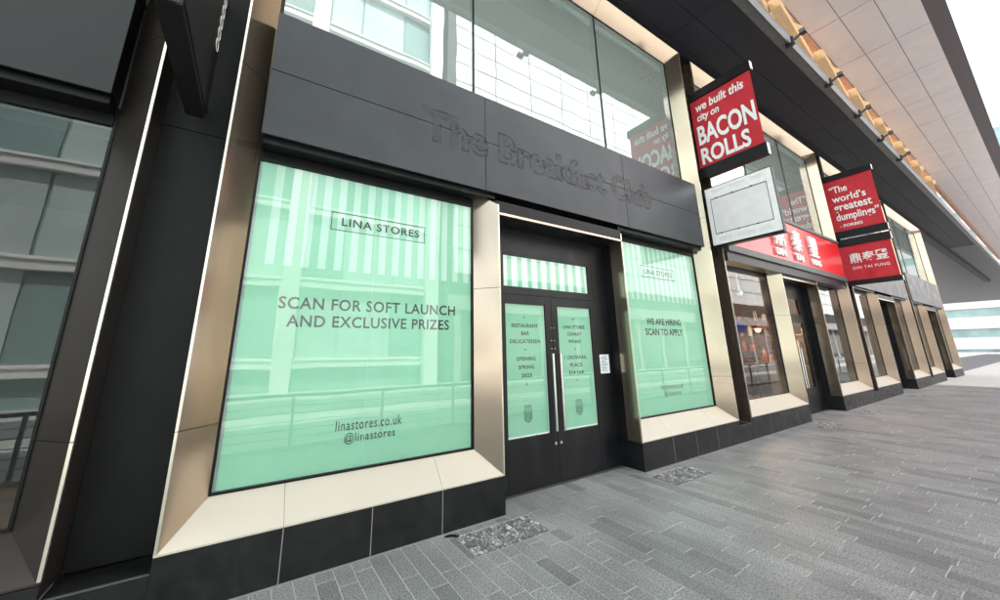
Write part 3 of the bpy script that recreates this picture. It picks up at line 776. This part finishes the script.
# ------------------------------------------------------------------ ceiling over the shopfronts
ZC = 7.70
ceil_ = MB().box(-30, 90, -1.30, 9, ZC+.03, ZC+.32).build('ceiling', 'bar_black'); tag(ceil_, kind='structure')
xs = [4.31+2.29*k for k in range(-8, 28)]
me_a = MB().box(.004, 2.286, -.578, -.075, 0, .029).mesh('soffit_panel', 'soffit', .002)
me_b = MB().box(.004, 2.286, -1.135, -.586, 0, .029).mesh('soffit_panel', 'soffit', .002)
for x in xs[:22]:
    for me in (me_a, me_b):
        o = bpy.data.objects.new('soffit_panel', me); COL.objects.link(o); o.parent = ceil_; o.location = (x, 0, ZC)
for y0_, y1_, z_ in ((-.070, -.048, .012), (-.044, -.022, .0), (-.018, .30, -.02)):
    child(MB().box(-30, 60, y0_, y1_, ZC+z_-.02, ZC+.029), 'trim_strip', 'soffit', ceil_)
child(MB().box(-30, 60, .02, .34, ZT+.004, ZC-.041), 'head_closer', 'dark_wall', ceil_)
ch = child(MB().box(-30, 60, -1.305, -1.14, ZC-.004, ZC+.028), 'edge_channel', 'steel_grey', ceil_, .003)
child(MB().box(-30, 60, -1.312, -1.3055, ZC-.03, ZC+.20), 'channel_flange', 'steel_grey', ceil_)
child(MB().box(-30, 60, -1.139, -1.1355, ZC-.012, ZC+.028), 'channel_flange', 'steel_grey', ceil_)
for x in xs[7:14]:
    b = MB().box(x-.03, x+.03, -1.36, -1.24, ZC-.09, ZC-.006).box(x-.055, x+.055, -1.39, -1.345, ZC-.06, ZC+.10)
    b.tube((x, -1.36, ZC+.0), (x+.02, -1.52, ZC+.10), .03, 8)
    b.box(x-.06, x+.07, -1.60, -1.50, ZC+.05, ZC+.14)
    b.tube((x-.05, -1.33, ZC-.05), (x+.05, -1.33, ZC-.05), .03, 8)
    child(b, 'bracket', 'bracket_black', ceil_, .003)

# high roof edge outside: pale panels, timber lattice
ZR = 12.5
roof = MB().box(-20, 95, -3.30, -.36, ZR+.03, ZR+.25).build('roof', 'roof_joint'); tag(roof, kind='structure')
pm = MB().box(.012, 2.998, 0.008, .822, 0, .029).mesh('roof_panel', 'roof_panel', .003)
for k in range(-6, 22):
    for j in range(3):
        o = bpy.data.objects.new('roof_panel', pm); COL.objects.link(o); o.parent = roof; o.location = (13.6+3.01*k, -.37-.83*(j+1), ZR)
def beam(a, b, wdt, hgt, label, m='timber', grp=None):
    a = Vector(a); b = Vector(b); d = (b-a).normalized(); s_ = d.cross(Vector((0, 0, 1))).normalized()*wdt/2; u_ = s_.cross(d).normalized()*hgt/2
    mid = (a+b)/2; a -= mid; b -= mid
    o = MB().hexa([a-s_-u_, a+s_-u_, a+s_+u_, a-s_+u_], [b-s_-u_, b+s_-u_, b+s_+u_, b-s_+u_]).build('timber_beam', m, None, .01, mid)
    return tag(o, label, 'timber beam', grp)
beam((-15, -.265, ZR-.02), (80, -.265, ZR-.02), .19, .4, 'long brown timber edge beam along the high roof', 'timber_brown')
for k in range(0, 9):
    x = 2.4+3.7*k
    beam((x, -.50, ZR-1.0), (x+3.9, -.20, ZR-1.0), .26, .36, 'glued timber lattice beam in the roof slot, slanting inwards', grp='roof lattice beams')
    beam((x+.3, .16, ZR-.6), (x+2.6, -.44, ZR-.6), .22, .30, 'upper glued timber lattice beam in the roof slot, slanting outwards', grp='upper roof lattice beams')
    beam((x+1.9, .30, ZR-.2), (x+3.1, -.10, ZR-.2), .18, .26, 'short crosswise timber strut high in the roof slot', grp='roof slot struts')

# ------------------------------------------------------------------ interior of the restaurant
ri = thing('restaurant_interior', 'dim brown restaurant interior seen through the clear windows', 'interior', (8.7, 2, 0))
child(MB().box(5.15, 12.3, 3.6, 3.65, .0, 3.4), 'back_wall', 'inner_brown', ri)
child(MB().box(5.15, 12.3, .45, 3.6, 3.12, 3.2), 'inner_ceiling', 'inner_grey', ri)
child(MB().box(5.15, 12.3, .42, 3.6, .30, .34), 'inner_floor', 'inner_brown', ri)
for xx in (5.12, 12.3): child(MB().box(xx, xx+.03, .45, 3.6, .34, 3.12), 'side_wall', 'inner_dark', ri)
child(MB().box(10.60, 10.66, .45, 3.6, .34, 3.12), 'partition', 'inner_brown', ri)
child(MB().box(10.57, 10.599, 2.55, 3.3, 1.0, 2.4), 'menu_board', 'green_board', ri)
for i in range(4): child(MB().box(10.28, 10.599, .62, 2.45, .95+.42*i, .985+.42*i), 'shelf', 'wood_shelf', ri)
child(MB().box(10.25, 10.599, .56, .61, .34, 2.7), 'shelf_upright', 'wood_shelf', ri)
child(MB().box(10.25, 10.599, 2.46, 2.51, .34, 2.7), 'shelf_upright', 'wood_shelf', ri)
rr = random.Random(3)
WORDS = ('first', 'second', 'third', 'fourth', 'fifth', 'sixth', 'seventh', 'eighth', 'ninth')
for i in range(4):
    for k in range(8):
        y = .66+.22*k; hh = rr.uniform(.14, .31); m_ = rr.choice(('orange_goods', 'bottle', 'white_letter', 'orange_goods', 'wood_shelf'))
        r_ = rr.uniform(.045, .075)
        j_ = MB().tube((0, 0, 0), (0, 0, hh*.8), r_, 12).tube((0, 0, hh*.8), (0, 0, hh*.9), r_, 12, r_*.7).tube((0, 0, hh*.9), (0, 0, hh), r_*.75, 12).build('jar', m_, None, 0, (10.42, y, .986+.42*i))
        tag(j_, 'jar on the ' + ('bottom', 'second', 'third', 'top')[i] + ' restaurant shelf, ' + WORDS[k] + ' from the window', 'jar', 'jars on the restaurant shelves')
cnt = thing('counter', 'brown bar counter inside the restaurant window', 'counter', (8.9, 1.8, .34))
child(MB().box(8.55, 9.15, .95, 2.9, .34, 1.12), 'counter_body', 'inner_brown', cnt, .01)
child(MB().box(8.48, 9.22, .88, 2.97, 1.121, 1.17), 'counter_top', 'wood_shelf', cnt, .008)
for i in range(8):
    b = MB().tube((0, 0, 0), (0, 0, .2), .038, 10).tube((0, 0, .2), (0, 0, .25), .038, 10, .013).tube((0, 0, .25), (0, 0, .32), .013, 8)
    o = b.build('bottle', 'bottle' if i % 3 else 'orange_goods', None, 0, (8.62, 1.0+.22*i, 1.17))
    tag(o, 'bottle on the brown restaurant counter, ' + WORDS[i] + ' from the window', 'bottle', 'bottles on the restaurant counter')
for i, (x, y, z) in enumerate(((8.5, 1.0, 1.95), (8.6, 1.6, 2.0), (8.7, 2.2, 2.05), (9.8, .95, 2.0))):
    L_ = thing('added_pendant_lamp', 'added glowing orange pendant lamp inside the restaurant, ' + ('nearest the window', 'second from the window', 'third from the window', 'beside the jar shelves')[i], 'lamp', (x, y, 3.1), 'added restaurant pendant lamps')  # invented lamps, added to warm and brighten the dim interior
    child(MB().tube((x, y, z+.12), (x, y, 3.12), .006, 6), 'cord', 'black_frame', L_)
    child(MB().tube((x, y, z), (x, y, z+.13), .13, 16, .03), 'lamp_shade', 'orange_goods', L_)
    child(MB().sphere((x, y, z-.02), .06, 12, 8), 'bulb', 'lamp_glow', L_)
    pl = bpy.data.lights.new('fill_light', 'POINT'); pl.energy = 5; pl.color = (1, .66, .38); pl.shadow_soft_size = .08  # point light added below each bulb to lift the room
    po = bpy.data.objects.new('fill_light', pl); COL.objects.link(po); po.parent = L_; po.location = (0, 0, z-.14-3.1)
for i, y in enumerate((1.1, 1.7, 2.3)):
    x = 8.05
    stl = thing('bar_stool', 'dark bar stool at the restaurant counter, ' + ('nearest the window', 'middle of three', 'farthest from the window')[i], 'stool', (x, y, .34), 'restaurant bar stools')
    child(MB().tube((x, y, .98), (x, y, 1.03), .17, 16), 'seat', 'wood_shelf', stl, .005)
    for a_ in range(4):
        cx_, sy_ = math.cos(a_*math.pi/2+.78), math.sin(a_*math.pi/2+.78)
        child(MB().tube((x+.20*cx_, y+.20*sy_, .34), (x+.11*cx_, y+.11*sy_, .98), .014, 8), 'leg', 'black_frame', stl)
dc = thing('dome_camera', 'small white dome camera hanging inside the restaurant window', 'camera', (7.0, .7, 2.75))
child(MB().sphere((6.95, .62, 2.70), .075, 16, 10), 'dome', 'white_letter', dc); child(MB().tube((6.95, .62, 2.76), (6.95, .62, 3.12), .02, 8), 'stem', 'white_letter', dc)
bs = MB().box(6.50, 6.506, .44, .60, 1.80, 2.06).build('blue_reflection', 'blue_reflection'); tag(bs, 'small blue panel added inside the restaurant window for a reflected blue sign', 'sign')  # added panel stands in for a blue sign reflected from across the walkway
# plain dark rooms behind the other clear fronts
for k, lb_ in ((-1, 'dark room behind the bronze shopfront'), (2, 'dark room behind the far right shopfront'), (3, 'dark room behind the farthest shopfront')):
    o = k*MODULE; rm = thing('shop_interior', lb_, 'interior', (o+1, 2, 0))
    child(MB().box(o-2.5, o+4.6, 2.6, 2.65, 0, 3.4), 'back_wall', 'inner_dark', rm)
    child(MB().box(o-2.5, o+4.6, .45, 2.6, 3.12, 3.2), 'inner_ceiling', 'inner_dark', rm)
    child(MB().box(o-2.5, o+4.6, .42, 2.6, .30, .34), 'inner_floor', 'inner_brown', rm)
    for xx in (o-2.53, o+4.6): child(MB().box(xx, xx+.03, .45, 2.6, .34, 3.12), 'side_wall', 'inner_dark', rm)

# ------------------------------------------------------------------ across the walkway: railing and buildings (seen in the glass)
qy = MB().poly([(-60, -40, -.012), (110, -40, -.012), (110, -3.76, -.012), (-60, -3.76, -.012)]).build('quay', 'quay'); tag(qy, kind='structure')
ra = thing('railing', 'pale metal railing along the outer edge of the walkway mirrored in the windows', 'railing', (0, -3.62, 0))
child(MB().box(-12, 30, -3.66, -3.60, .80, .85), 'top_rail', 'rail_metal', ra, .006)
child(MB().box(-12, 30, -3.68, -3.58, -.01, .07), 'kerb', 'opp_white', ra, .006)
for i in range(5): child(MB().tube((-12, -3.63, .18+.12*i), (30, -3.63, .18+.12*i), .006, 6), 'wire', 'rail_metal', ra)
for i in range(29): child(MB().box(-12+1.5*i-.02, -12+1.5*i+.02, -3.65, -3.61, .071, .799), 'post', 'rail_metal', ra)
YB = -14.0
wb = thing('office_building', 'bright white panelled office facade mirrored in the upper windows', 'building', (22, YB, 0))
child(MB().box(6.2, 100, YB-6, YB-.05, -.03, 32), 'wall', 'opp_joint', wb)
pw = MB().box(.045, 3.055, -.05, 0, .04, 1.36).mesh('facade_panel', 'opp_white', .006)
for i in range(30):
    for j in range(22):
        if j < 4 or (i > 12 and j > 12): continue
        o = bpy.data.objects.new('facade_panel', pw); COL.objects.link(o); o.parent = wb; o.location = Vector((6.75+3.1*i, YB, 1.4*j+.2))-Vector((22, YB, 0))
child(MB().box(6.3, 99, YB-.049, YB+.25, 3.7, 4.5), 'canopy_band', 'roof_panel', wb, .01)
for i in range(30):
    child(MB().box(6.75+3.1*i, 7.15+3.1*i, YB-.049, YB+.05, -.03, 3.69), 'pier', 'roof_panel', wb)
    child(MB().box(7.3+3.1*i, 9.7+3.1*i, YB-.049, YB+.0, .5, 2.9), 'shop_window', 'inner_grey', wb)
gbld = thing('glass_building', 'pale teal glass building with white floor bands mirrored in the windows', 'building', (-6, YB, 0))
child(MB().box(-26, 5.6, YB-6, YB-.3, -.03, 27), 'wall', 'opp_glass', gbld)
for j in range(8):
    z = .9+3.45*j
    child(MB().box(-26, 5.6, YB-.299, YB+.05, z, z+.42), 'floor_band', 'opp_white', gbld)
    child(MB().box(-26, 5.6, YB+.051, YB+.12, z+.30, z+.36), 'band_rail', 'opp_white', gbld)
    for i in range(13):
        x = -25.6+2.42*i
        child(MB().box(x, x+2.32, YB-.298, YB-.24, z+.43, z+3.44), 'glazing_pane', 'opp_glass_pale' if (i*7+j*3) % 5 < 3 else 'opp_glass', gbld)
for x in (-12, -1.5, 4.9):
    child(MB().box(x, x+.72, YB+.121, YB+.5, -.03, 27), 'column', 'opp_white', gbld, .01)

# end of the street, far right
tw = thing('tower_building', 'far grey tower closing the view at the end of the row', 'building', (112, -6, 0))
child(MB().box(108, 118, -30, 26, -.03, 40), 'wall', 'opp_glass', tw)
for j in range(10): child(MB().box(107.7, 107.99, -30, 26, 3.6*j+.5, 3.6*j+2.6), 'floor_band', 'roof_panel', tw)
st = MB(); pts = [(-.655, -.035), (-.60, -.03), (-.56, -.06), (-.545, -.10), (-.575, -.115), (-.61, -.075), (-.66, -.06)]
st.poly([(a, b, .0012) for a, b in pts]); child(st, 'tar_stain', 'black_tile', pave)
